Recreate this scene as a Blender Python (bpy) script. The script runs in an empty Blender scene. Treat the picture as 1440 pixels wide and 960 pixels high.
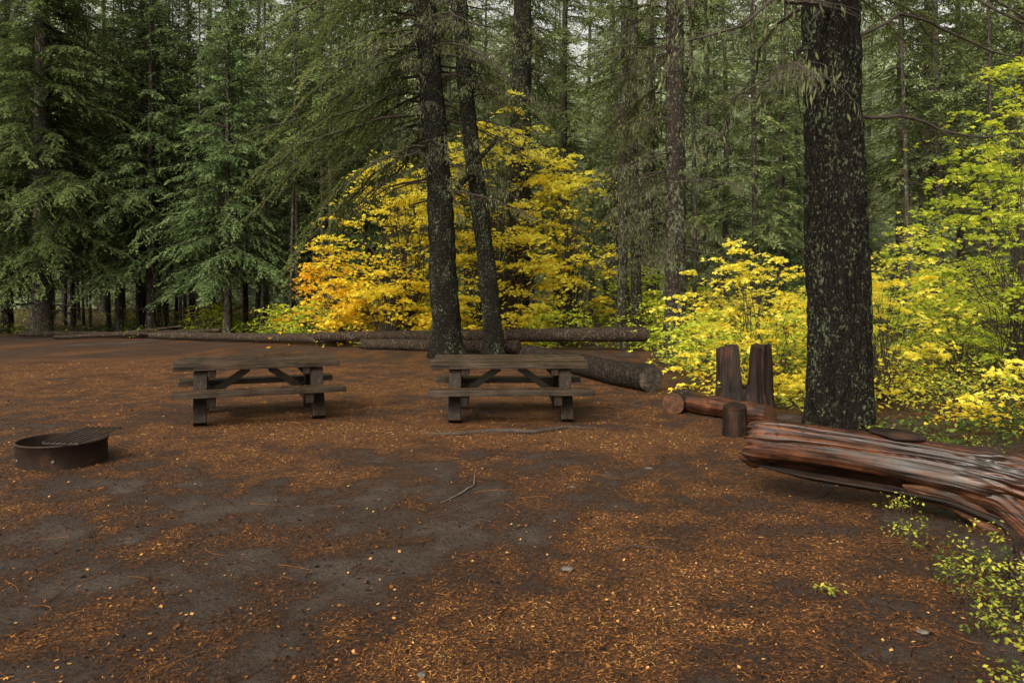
import bpy, bmesh, math, random
import numpy as np
from mathutils import Vector, Matrix
R = np.random.default_rng(7)
random.seed(7)
sc = bpy.context.scene
COL = sc.collection
PI = math.pi

# ------------------------------------------------------------------ helpers
_T = np.random.default_rng(99).random((256, 256))
def vn(x, y, s=0):
    x = np.asarray(x, float) + s*17.3; y = np.asarray(y, float) + s*9.7
    xi = np.floor(x).astype(int); yi = np.floor(y).astype(int)
    fx = x-xi; fy = y-yi
    fx = fx*fx*(3-2*fx); fy = fy*fy*(3-2*fy)
    a = _T[xi % 256, yi % 256]; b = _T[(xi+1) % 256, yi % 256]
    c = _T[xi % 256, (yi+1) % 256]; d = _T[(xi+1) % 256, (yi+1) % 256]
    return (a*(1-fx)+b*fx)*(1-fy)+(c*(1-fx)+d*fx)*fy
def fbm(x, y, s=0, o=4):
    v = 0; a = .5; t = 0
    for i in range(o):
        v = v+a*vn(x*2**i, y*2**i, s+i); t += a; a *= .5
    return v/t

class MB:
    def __init__(s):
        s.V = []; s.F = []; s.M = []; s.T = []; s.n = 0
    def add(s, V, F, mat=0, tint=.5):
        V = np.asarray(V, float); F = np.asarray(F, int)
        if len(F) == 0: return
        s.V.append(V); s.F.append(F+s.n); s.n += len(V)
        s.M.append(np.full(len(F), mat) if np.isscalar(mat) else np.asarray(mat))
        s.T.append(np.full(len(F), tint) if np.isscalar(tint) else np.asarray(tint))
    def mesh(s, name, mats, smooth=False):
        V = np.concatenate(s.V); F = np.concatenate(s.F)
        me = bpy.data.meshes.new(name)
        me.vertices.add(len(V)); me.vertices.foreach_set('co', V.astype(np.float32).ravel())
        me.loops.add(F.size); me.loops.foreach_set('vertex_index', F.astype(np.int32).ravel())
        me.polygons.add(len(F)); me.polygons.foreach_set('loop_start', np.arange(0, F.size, 4, dtype=np.int32))
        for m in mats: me.materials.append(m)
        me.polygons.foreach_set('material_index', np.concatenate(s.M).astype(np.int32))
        me.polygons.foreach_set('use_smooth', np.full(len(F), smooth))
        at = me.attributes.new('tint', 'FLOAT', 'FACE')
        at.data.foreach_set('value', np.concatenate(s.T).astype(np.float32))
        me.update(calc_edges=True)
        return me

def tube(pts, rad, n=6, rn=None, cap=False):
    P = np.asarray(pts, float); m = len(P)
    rad = np.broadcast_to(np.asarray(rad, float), (m,))
    T = np.gradient(P, axis=0); T /= np.linalg.norm(T, axis=1, keepdims=True)+1e-9
    mt = np.abs(T.mean(0)); up = np.array([1., 0, 0]) if mt[2] > .7 else np.array([0, 0, 1.])
    A = np.cross(T, up); A /= np.linalg.norm(A, axis=1, keepdims=True)+1e-9
    B = np.cross(T, A)
    th = np.linspace(0, 2*PI, n, endpoint=False)
    rr = rad[:, None]*np.ones((1, n))
    if rn is not None: rr = rr*rn(np.arange(m)[:, None]/(m-1), th[None, :])
    V = P[:, None, :]+rr[..., None]*(np.cos(th)[None, :, None]*A[:, None, :]+np.sin(th)[None, :, None]*B[:, None, :])
    V = V.reshape(-1, 3)
    i = np.arange(m-1)[:, None]*n; j = np.arange(n)[None, :]; k = (j+1) % n
    F = np.stack([i+j, i+k, i+n+k, i+n+j], -1).reshape(-1, 4)
    return V, F

def leaves(P, D, S, l, w):
    n = len(P); l = np.broadcast_to(l, (n,))[:, None]; w = np.broadcast_to(w, (n,))[:, None]
    V = np.stack([P, P+D*l*.45+S*w, P+D*l, P+D*l*.45-S*w], 1).reshape(-1, 3)
    return V, np.arange(4*n).reshape(-1, 4)

def nrm(a): return a/(np.linalg.norm(a, axis=-1, keepdims=True)+1e-9)

def link(name, me, parent=None, loc=None, rot=None):
    o = bpy.data.objects.new(name, me); COL.objects.link(o)
    if parent: o.parent = parent
    if loc is not None: o.location = loc
    if rot is not None: o.rotation_euler = rot
    return o
def tag(o, label, cat, group=None):
    o['label'] = label; o['category'] = cat
    if group: o['group'] = group
    return o

# ------------------------------------------------------------------ materials
def newmat(name):
    m = bpy.data.materials.new(name); m.use_nodes = True
    nt = m.node_tree; nt.nodes.clear()
    out = nt.nodes.new('ShaderNodeOutputMaterial')
    return m, nt, out
def N(nt, t, **k):
    n = nt.nodes.new(t)
    for a, b in k.items():
        if a in n.inputs.keys(): n.inputs[a].default_value = b
        else: setattr(n, a, b)
    return n
def ramp(nt, fac, stops):
    r = nt.nodes.new('ShaderNodeValToRGB'); e = r.color_ramp.elements
    while len(e) < len(stops): e.new(.5)
    for q, (p, c) in zip(e, stops):
        q.position = p; q.color = (*c, 1) if len(c) == 3 else c
    nt.links.new(fac, r.inputs[0]); return r.outputs[0]
def coords(nt, scale, rot=(0, 0, 0), obj=True):
    tc = nt.nodes.new('ShaderNodeTexCoord'); mp = nt.nodes.new('ShaderNodeMapping')
    mp.inputs['Scale'].default_value = scale; mp.inputs['Rotation'].default_value = rot
    nt.links.new(tc.outputs['Object'], mp.inputs[0]); return mp.outputs[0]
def noise(nt, v, scale, detail=5, rough=.6, out='Fac', dist=0):
    n = N(nt, 'ShaderNodeTexNoise'); n.inputs['Scale'].default_value = scale
    n.inputs['Detail'].default_value = detail; n.inputs['Roughness'].default_value = rough
    n.inputs['Distortion'].default_value = dist
    nt.links.new(v, n.inputs['Vector']); return n.outputs[out]
def mixc(nt, f, a, b, mode='MIX'):
    m = nt.nodes.new('ShaderNodeMix'); m.data_type = 'RGBA'; m.blend_type = mode
    for s, i in ((f, 0), (a, 6), (b, 7)):
        if isinstance(s, (int, float)): m.inputs[i].default_value = s
        elif isinstance(s, tuple): m.inputs[i].default_value = (*s, 1)
        else: nt.links.new(s, m.inputs[i])
    return m.outputs[2]
def math_(nt, op, a, b=0., c=None, clamp=False):
    m = nt.nodes.new('ShaderNodeMath'); m.operation = op; m.use_clamp = clamp
    for i, s in enumerate((a, b)):
        if isinstance(s, (int, float)): m.inputs[i].default_value = s
        else: nt.links.new(s, m.inputs[i])
    return m.outputs[0]
def bsdf(nt, out, col, rough=.8, bump=None, bs=.5, bd=.02, spec=.3, metal=0):
    b = nt.nodes.new('ShaderNodeBsdfPrincipled')
    if isinstance(col, tuple): b.inputs['Base Color'].default_value = (*col, 1)
    else: nt.links.new(col, b.inputs['Base Color'])
    if isinstance(rough, (int, float)): b.inputs['Roughness'].default_value = rough
    else: nt.links.new(rough, b.inputs['Roughness'])
    b.inputs['Specular IOR Level'].default_value = spec
    b.inputs['Metallic'].default_value = metal
    if bump is not None:
        bp = nt.nodes.new('ShaderNodeBump'); bp.inputs['Strength'].default_value = bs; bp.inputs['Distance'].default_value = bd
        nt.links.new(bump, bp.inputs['Height']); nt.links.new(bp.outputs[0], b.inputs['Normal'])
    nt.links.new(b.outputs[0], out.inputs[0])

def leafmat(name, stops, transl=.35, gloss=0, var=.35):
    m, nt, out = newmat(name)
    at = N(nt, 'ShaderNodeAttribute', attribute_name='tint')
    c = ramp(nt, at.outputs['Fac'], stops)
    oi = nt.nodes.new('ShaderNodeObjectInfo')
    k = math_(nt, 'MULTIPLY_ADD', oi.outputs['Random'], var)
    k.node.inputs[2].default_value = 1-var*.5
    hv = nt.nodes.new('ShaderNodeHueSaturation'); nt.links.new(c, hv.inputs['Color']); nt.links.new(k, hv.inputs['Value'])
    d = nt.nodes.new('ShaderNodeBsdfDiffuse'); nt.links.new(hv.outputs[0], d.inputs[0])
    if transl > 0:
        t = nt.nodes.new('ShaderNodeBsdfTranslucent'); nt.links.new(hv.outputs[0], t.inputs[0])
        m1 = nt.nodes.new('ShaderNodeMixShader'); m1.inputs[0].default_value = transl
        nt.links.new(d.outputs[0], m1.inputs[1]); nt.links.new(t.outputs[0], m1.inputs[2])
        nt.links.new(m1.outputs[0], out.inputs[0])
    else: nt.links.new(d.outputs[0], out.inputs[0])
    return m

def barkmat(name, dark, mid, lich, amt=.6, vs=16, bd=.03, ls=16):
    m, nt, out = newmat(name)
    v = coords(nt, (1, 1, .30))
    wv = N(nt, 'ShaderNodeTexNoise'); wv.inputs['Scale'].default_value = 14; wv.inputs['Detail'].default_value = 5
    nt.links.new(v, wv.inputs['Vector'])
    dv = mixc(nt, .16, v, wv.outputs['Color'], 'LINEAR_LIGHT')
    vo = N(nt, 'ShaderNodeTexVoronoi', feature='DISTANCE_TO_EDGE'); vo.inputs['Scale'].default_value = vs
    nt.links.new(dv, vo.inputs['Vector'])
    f = math_(nt, 'MULTIPLY', vo.outputs[0], 3.0, clamp=True)
    n1 = noise(nt, coords(nt, (1, 1, .45)), 38, 7, .75)
    h = math_(nt, 'ADD', math_(nt, 'MULTIPLY', f, .65), math_(nt, 'MULTIPLY', n1, .8))
    c = ramp(nt, math_(nt, 'MULTIPLY', h, .75), [(.20, tuple(x*.3 for x in dark)), (.48, dark), (.80, mid)])
    ln = noise(nt, coords(nt, (1, 1, .7)), ls, 4, .7); lb = noise(nt, coords(nt, (1, 1, .6)), 2.5, 3, .6)
    lf = math_(nt, 'ADD', math_(nt, 'MULTIPLY', ln, .7), math_(nt, 'MULTIPLY', lb, .3))
    lm = ramp(nt, lf, [(amt, (0, 0, 0)), (amt+.03, (1, 1, 1))])
    c = mixc(nt, lm, c, mixc(nt, n1, tuple(x*.3 for x in lich), lich))
    bsdf(nt, out, c, .85, h, 1., bd, .15); return m

M_bark = barkmat('dark_bark', (.013, .010, .007), (.052, .040, .027), (.24, .28, .16), .556, 24, .05, 26)
M_bark2 = barkmat('lichen_bark', (.035, .027, .02), (.11, .09, .066), (.28, .31, .20), .54, 20, .03, 14)
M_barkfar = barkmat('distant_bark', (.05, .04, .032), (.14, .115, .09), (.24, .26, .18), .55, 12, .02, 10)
M_logbark = barkmat('fallen_bark', (.035, .024, .017), (.13, .09, .065), (.2, .19, .13), .60, 13, .02)
M_logdark = barkmat('wet_fallen_bark', (.016, .011, .008), (.065, .046, .034), (.15, .15, .10), .60, 13, .02)
m, nt, out = newmat('twig_wood'); bsdf(nt, out, (.05, .039, .03), .85); M_twig = m

def woodmat(name, stops, sx=1.2, sc_=14, rough=.5, bd=.006, spec=.4, axis='x', mott=None, mo=(.53, .6)):
    m, nt, out = newmat(name)
    s = (sx, sc_, sc_) if axis == 'x' else (sc_, sc_, sx)
    v = coords(nt, s)
    a = noise(nt, v, 1.6, 8, .65, dist=.6); b = noise(nt, coords(nt, (2.2, 2.2, 2.2)), 1.5, 4, .6)
    f = math_(nt, 'ADD', math_(nt, 'MULTIPLY', a, .72), math_(nt, 'MULTIPLY', b, .38))
    c = ramp(nt, f, stops)
    if mott:
        q = noise(nt, coords(nt, (1, 1, 1)), 16, 8, .75)
        c = mixc(nt, ramp(nt, q, [(mo[0], (0, 0, 0)), (mo[1], (1, 1, 1))]), c, mott)
    r = ramp(nt, b, [(.3, (max(rough-.15, .05),)*3), (.7, (rough+.2,)*3)])
    bsdf(nt, out, c, r, a, .9, bd, spec); return m
M_table = woodmat('weathered_timber', [(.40, (.006, .004, .0025)), (.54, (.026, .016, .010)), (.66, (.070, .043, .025)), (.8, (.12, .08, .05))], 1.0, 26, .40, .005, .38, 'x', (.045, .042, .020), (.56, .64))
M_tableleg = woodmat('dark_timber', [(.40, (.005, .003, .002)), (.54, (.018, .011, .007)), (.66, (.042, .026, .016)), (.8, (.075, .048, .03))], 1.0, 20, .65, .006, .2, 'z')
M_red = woodmat('wet_red_wood', [(.40, (.004, .002, .0015)), (.51, (.018, .008, .004)), (.60, (.062, .021, .009)), (.69, (.135, .047, .017)), (.82, (.30, .13, .048))], .5, 13, .36, .007, .4, 'x', (.014, .007, .004), (.54, .62))
M_darkwood = woodmat('dark_split_wood', [(.42, (.003, .002, .0015)), (.58, (.014, .007, .004)), (.72, (.05, .022, .011))], .8, 12, .6, .008, .22)
M_tan = woodmat('split_tan_wood', [(.42, (.010, .004, .003)), (.55, (.045, .018, .008)), (.67, (.16, .07, .027)), (.8, (.36, .20, .09))], .7, 16, .6, .008, .22)
M_stump = woodmat('stump_wood', [(.40, (.003, .002, .0015)), (.57, (.016, .008, .005)), (.72, (.07, .026, .011))], 1., 12, .5, .02, .3, 'z')
m, nt, out = newmat('cut_wood_end')
v = coords(nt, (1, 1, 1)); 
sx = nt.nodes.new('ShaderNodeSeparateXYZ'); nt.links.new(v, sx.inputs[0])
rr = math_(nt, 'SQRT', math_(nt, 'ADD', math_(nt, 'POWER', sx.outputs[1], 2.), math_(nt, 'POWER', sx.outputs[2], 2.)))
ri = math_(nt, 'SINE', math_(nt, 'ADD', math_(nt, 'MULTIPLY', rr, 220.), math_(nt, 'MULTIPLY', noise(nt, v, 8), 6.)))
f = math_(nt, 'ADD', math_(nt, 'MULTIPLY', ri, .12), noise(nt, v, 12, 6, .7))
bsdf(nt, out, ramp(nt, f, [(.25, (.022, .009, .005)), (.5, (.075, .032, .015)), (.8, (.18, .085, .036))]), .7, f, .5, .01); M_end = m
m, nt, out = newmat('weathered_wood_end')
n1 = noise(nt, coords(nt, (1, 1, 1)), 14, 7, .7)
bsdf(nt, out, ramp(nt, n1, [(.38, (.012, .009, .007)), (.55, (.055, .042, .032)), (.72, (.15, .12, .09))]), .8, n1, .6, .02); M_endd = m
m, nt, out = newmat('rusty_steel')
n1 = noise(nt, coords(nt, (1, 1, 1)), 7, 8, .7)
bsdf(nt, out, ramp(nt, n1, [(.3, (.012, .008, .006)), (.55, (.034, .019, .012)), (.75, (.085, .042, .024))]), .7, n1, .4, .004, .35, .2); M_rust = m
m, nt, out = newmat('dark_steel'); n1 = noise(nt, coords(nt, (1, 1, 1)), 12, 6, .7)
bsdf(nt, out, ramp(nt, n1, [(.3, (.025, .020, .017)), (.7, (.085, .062, .048))]), .55, n1, .3, .003, .4, .3); M_grate = m
m, nt, out = newmat('ash'); n1 = noise(nt, coords(nt, (1, 1, 1)), 14, 8, .7)
bsdf(nt, out, ramp(nt, n1, [(.3, (.006, .006, .006)), (.7, (.045, .04, .036))]), .95, n1, 1, .03); M_ash = m
m, nt, out = newmat('pale_stone'); n1 = noise(nt, coords(nt, (1, 1, 1)), 20, 6, .7)
bsdf(nt, out, ramp(nt, n1, [(.3, (.06, .05, .042)), (.7, (.17, .145, .12))]), .85, n1, .5, .01); M_stone = m
m, nt, out = newmat('grey_root_bark'); n1 = noise(nt, coords(nt, (1, 1, 1)), 20, 6, .7)
bsdf(nt, out, ramp(nt, n1, [(.3, (.022, .016, .012)), (.7, (.075, .056, .043))]), .85, n1, .5, .01); M_root = m

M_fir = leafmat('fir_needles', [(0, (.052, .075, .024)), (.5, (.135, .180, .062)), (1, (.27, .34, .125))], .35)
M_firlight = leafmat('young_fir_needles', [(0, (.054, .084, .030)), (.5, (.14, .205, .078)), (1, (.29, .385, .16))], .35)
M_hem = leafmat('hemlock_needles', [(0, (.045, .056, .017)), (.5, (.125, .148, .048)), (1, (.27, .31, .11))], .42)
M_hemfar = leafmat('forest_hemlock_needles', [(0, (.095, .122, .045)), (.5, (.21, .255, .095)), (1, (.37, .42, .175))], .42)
M_farhaze = leafmat('haze_painted_needles', [(0, (.26, .31, .17)), (.5, (.42, .49, .28)), (1, (.58, .66, .42))], .48)  # needle colour paled to paint in distance haze; there is no mist volume
M_lich = leafmat('hanging_lichen', [(0, (.08, .09, .04)), (1, (.22, .235, .12))], .3)
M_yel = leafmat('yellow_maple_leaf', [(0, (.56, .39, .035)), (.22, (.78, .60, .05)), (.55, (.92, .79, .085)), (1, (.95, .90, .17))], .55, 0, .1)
M_org = leafmat('orange_maple_leaf', [(0, (.74, .38, .04)), (.35, (.86, .56, .045)), (.7, (.92, .72, .06)), (1, (.93, .80, .09))], .5, 0, .1)
M_lime = leafmat('lime_leaf', [(0, (.16, .23, .03)), (.4, (.40, .50, .06)), (.75, (.66, .70, .08)), (1, (.85, .79, .09))], .5, 0, .15)
M_seed = leafmat('seedling_leaf', [(0, (.04, .065, .015)), (.5, (.15, .19, .035)), (1, (.50, .46, .06))], .35, 0, .5)
M_gc = leafmat('undergrowth_leaf', [(0, (.05, .08, .022)), (.35, (.16, .22, .045)), (.7, (.45, .48, .07)), (1, (.78, .64, .08))], .4, 0, .1)
M_lit = leafmat('fallen_needles', [(0, (.018, .011, .007)), (.35, (.08, .038, .019)), (.65, (.25, .105, .032)), (.92, (.46, .21, .058)), (1, (.50, .34, .14))], 0., 0, 0)

# ------------------------------------------------------------------ world, sun, camera
w = bpy.data.worlds.new('World'); sc.world = w; w.use_nodes = True
nt = w.node_tree; bg = nt.nodes['Background']
sky = nt.nodes.new('ShaderNodeTexSky'); sky.sky_type = 'NISHITA'; sky.sun_disc = False
SE, SR = math.radians(42), math.radians(-150)
sky.sun_elevation = SE; sky.sun_rotation = SR
sky.dust_density = 5; sky.air_density = 1.0
hs = nt.nodes.new('ShaderNodeHueSaturation'); hs.inputs['Saturation'].default_value = .18
nt.links.new(sky.outputs[0], hs.inputs['Color'])
wc = mixc(nt, 1., hs.outputs[0], (1.74, 1.65, 1.44), 'MULTIPLY')
nt.links.new(wc, bg.inputs[0])
bg.inputs[1].default_value = .15
sl = bpy.data.lights.new('sun', 'SUN'); sl.energy = 1.7; sl.angle = math.radians(30); sl.color = (1, .95, .86)
so = link('sun', sl)
d = Vector((math.sin(SR)*math.cos(SE), math.cos(SR)*math.cos(SE), math.sin(SE)))
so.rotation_euler = d.to_track_quat('Z', 'Y').to_euler()
cam = bpy.data.cameras.new('camera'); co = link('camera', cam, loc=(0, 0, 1.68), rot=(PI/2, 0, 0))
cam.lens = 25; cam.sensor_width = 36; cam.shift_y = -.045; cam.clip_end = 900; cam.clip_start = .05
sc.camera = co
sc.view_settings.view_transform = 'Standard'; sc.view_settings.look = 'None'; sc.view_settings.exposure = 0

# ------------------------------------------------------------------ ground
def gz(x, y):
    return .05*(fbm(x*.5, y*.5, 3, 3)-.5)+.018*(fbm(x*3, y*3, 5, 3)-.5)
BL = [(.35, 3.6, .8, .5, .8), (.85, 4.8, .8, .9, .75), (-.25, 3.2, .5, .3, .4), (-4.3, 8.0, 2.4, .9, .8), (-1.5, 8.9, 1.6, .7, .85), (.6, 8.3, 1.5, .5, .7),
      (-8, 15, 7, 5, .7), (1.9, 8.0, 1.2, 1., .7), (2.2, 5.0, .8, 1.6, .5), (1.9, 3.4, .7, .7, .45), (-4.2, 5.6, 1.2, .6, .5), (1.5, 6.4, 1.0, .5, .4), (-2.4, 6.8, 1., .5, .5), (-3.3, 9.2, 1.6, .6, .6),
      (-1.1, 5.3, 1.3, 1.0, -.15), (-1.8, 3.6, 1.2, .8, -.1), (-.3, 12.5, 4, 2, .5)]
def lit(x, y):
    v = .24+.20*np.clip((np.asarray(y, float)-7)/5, 0, 1)+0*x
    for bx, by, rx, ry, a in BL:
        v = v+a*.60*np.exp(-((x-bx)/rx)**2-((y-by)/ry)**2)
    v = v+.65*(fbm(x*.9, y*.9, 11, 5)-.5)+1.3*(fbm(x*4, y*4, 15, 4)-.5)
    return np.clip(v, 0, 1)
def axisg(lo, hi, st, far, k=1.18):
    c = list(np.arange(lo, hi, st)); s = st
    a = c[-1]
    while a < far: s *= k; a += s; c.append(a)
    b = c[0]; s = st
    while b > -far: s *= k; b -= s; c.insert(0, b)
    return np.array(c)
xs = axisg(-9, 9, .06, 450); ys = axisg(2, 15, .05, 450)
X, Y = np.meshgrid(xs, ys)
dist = np.hypot(X, Y-6)
Z = gz(X, Y)*np.clip(1-(dist-60)/60, 0, 1)
V = np.stack([X, Y, Z], -1).reshape(-1, 3)
nx = len(xs); i = np.arange(len(ys)-1)[:, None]*nx; j = np.arange(nx-1)[None, :]
F = np.stack([i+j, i+j+1, i+j+1+nx, i+j+nx], -1).reshape(-1, 4)
g = MB(); g.add(V, F)
m, nt, out = newmat('forest_dirt')
at = N(nt, 'ShaderNodeAttribute', attribute_name='litter')
v = coords(nt, (1, 1, 1))
nb = noise(nt, v, 1.3, 8, .65); nf = noise(nt, v, 24, 8, .75); nf2 = noise(nt, coords(nt, (1, .35, 1), (0, 0, .5)), 90, 4, .7)
nf3 = noise(nt, coords(nt, (.35, 1, 1), (0, 0, .3)), 110, 4, .7)
dirt = ramp(nt, math_(nt, 'ADD', math_(nt, 'MULTIPLY', nb, .4), math_(nt, 'MULTIPLY', nf, .6)), [(.34, (.020, .013, .010)), (.5, (.066, .047, .037)), (.66, (.135, .103, .084))])
nd = ramp(nt, math_(nt, 'ADD', math_(nt, 'MULTIPLY', nf2, .5), math_(nt, 'MULTIPLY', nf3, .5)), [(.38, (.020, .010, .006)), (.5, (.095, .042, .017)), (.6, (.24, .10, .032)), (.72, (.42, .19, .056))])
dn = ramp(nt, nf3, [(.38, (.012, .007, .005)), (.6, (.066, .034, .021))])
f1 = math_(nt, 'ADD', at.outputs['Fac'], math_(nt, 'MULTIPLY', math_(nt, 'SUBTRACT', nf, .5), 2.2))
c = mixc(nt, ramp(nt, f1, [(.10, (0, 0, 0)), (.38, (1, 1, 1))]), dirt, dn)
c = mixc(nt, ramp(nt, f1, [(.38, (0, 0, 0)), (.76, (1, 1, 1))]), c, nd)
hh = math_(nt, 'ADD', nf, math_(nt, 'MULTIPLY', nf2, .5))
bsdf(nt, out, c, ramp(nt, nb, [(.35, (.5,)*3), (.6, (.8,)*3)]), hh, 1., .035, .22)
me = g.mesh('ground', [m], True)
la = me.attributes.new('litter', 'FLOAT', 'POINT')
la.data.foreach_set('value', lit(X, Y).astype(np.float32).ravel())
go = link('ground', me); go['kind'] = 'structure'

n = 240000
yy = 2.6*(np.power(18/2.6, R.random(n)))
xx = (R.random(n)*2-1)*(yy*.80)
L = lit(xx, yy); keep = R.random(n) < np.clip(L*1.4-.05, .09, .8); xx, yy, L = xx[keep], yy[keep], L[keep]; n = len(xx)
a = R.random(n)*2*PI; pt = R.normal(0, .2, n)
D = np.stack([np.cos(a)*np.cos(pt), np.sin(a)*np.cos(pt), np.sin(pt)], -1)
S = np.stack([-np.sin(a), np.cos(a), R.normal(0, .3, n)], -1)
P = np.stack([xx, yy, gz(xx, yy)+.004+R.random(n)*.010], -1)
ll = R.uniform(.010, .030, n)*(1+yy*.07); ww = R.uniform(.0007, .0018, n)*(1+yy*.20)
b = MB(); tt = np.clip(.0+.95*L*R.random(n)+.28*R.random(n), 0, .98)
b.add(*leaves(P, D, S, ll, ww), 0, tt)
n = 9000
yy = 2.6*(np.power(14/2.6, R.random(n))); xx = (R.random(n)*2-1)*(yy*.8); a = R.random(n)*2*PI
D = np.stack([np.cos(a), np.sin(a), R.normal(0, .25, n)], -1); S = np.stack([-np.sin(a), np.cos(a), R.normal(0, .4, n)], -1)
P = np.stack([xx, yy, gz(xx, yy)+.008], -1); s = R.uniform(.006, .028, n)
b.add(*leaves(P, D, S, s, s*R.uniform(.2, .5, n)), 0, R.choice([.0, .02, .05, .1, .2, .4, .6, .95], n))
o = link('needle_litter', b.mesh('needle_litter', [M_lit])); o['kind'] = 'stuff'; tag(o, 'rusty orange fallen conifer needles scattered on dirt', 'needles')
b = MB()
for k in range(700):
    y = 2.7*(5.5**random.random()); x = random.uniform(-.78, .78)*y
    a = random.random()*2*PI; l = random.uniform(.05, .30)**1.0; cv = random.uniform(-.8, .8)
    s = np.linspace(0, 1, 5); px = x+l*s*np.cos(a+cv*s); py = y+l*s*np.sin(a+cv*s)
    b.add(*tube(np.stack([px, py, gz(px, py)+.006], -1), np.linspace(1, .4, 5)*random.uniform(.0012, .0034), 4), 0, random.random()*.6)
o = link('twig_litter', b.mesh('twig_litter', [M_lit])); o['kind'] = 'stuff'; tag(o, 'thin brown twigs strewn over the dirt', 'twigs')
def blob(r, n=8, m=6, flat=.5, seed=0):
    th = np.linspace(0, 2*PI, n, endpoint=False); ph = np.linspace(.02, PI-.02, m)
    TH, PH = np.meshgrid(th, ph)
    q = 1+.5*(vn(np.cos(TH)*2+seed, np.sin(TH)*2+PH*1.5, seed)-.5)
    V = np.stack([r*q*np.sin(PH)*np.cos(TH), r*q*np.sin(PH)*np.sin(TH)*.8, r*q*np.cos(PH)*flat], -1).reshape(-1, 3)
    i = np.arange(m-1)[:, None]*n; j = np.arange(n)[None, :]; k = (j+1) % n
    return V, np.stack([i+j, i+n+j, i+n+k, i+k], -1).reshape(-1, 4)
b = MB()
for k in range(220):
    y = 2.7*(5**random.random()); x = random.uniform(-.78, .78)*y
    V, F = blob(random.uniform(.005, .014)*(1+.04*y), seed=k % 40); V = V+np.array([x, y, float(gz(x, y))+.003]); b.add(V, F)
o = link('pebbles', b.mesh('pebbles', [M_logdark], True)); o['kind'] = 'stuff'; tag(o, 'small dark pebbles and cones on the dirt', 'pebbles')
for k, (x, y, r) in enumerate([(.52, 6.2, .045), (.34, 4.37, .04), (1.33, 6.9, .04), (2.05, 3.55, .03), (-.4, 3.15, .025)]):
    b = MB(); b.add(*blob(r, 14, 9, .30, 50+k)); o = link('stone', b.mesh('stone', [M_stone], True), loc=(x, y, .002))
    tag(o, 'small pale flat stone lying in the dirt', 'stone', 'stones on the campsite dirt')

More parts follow.
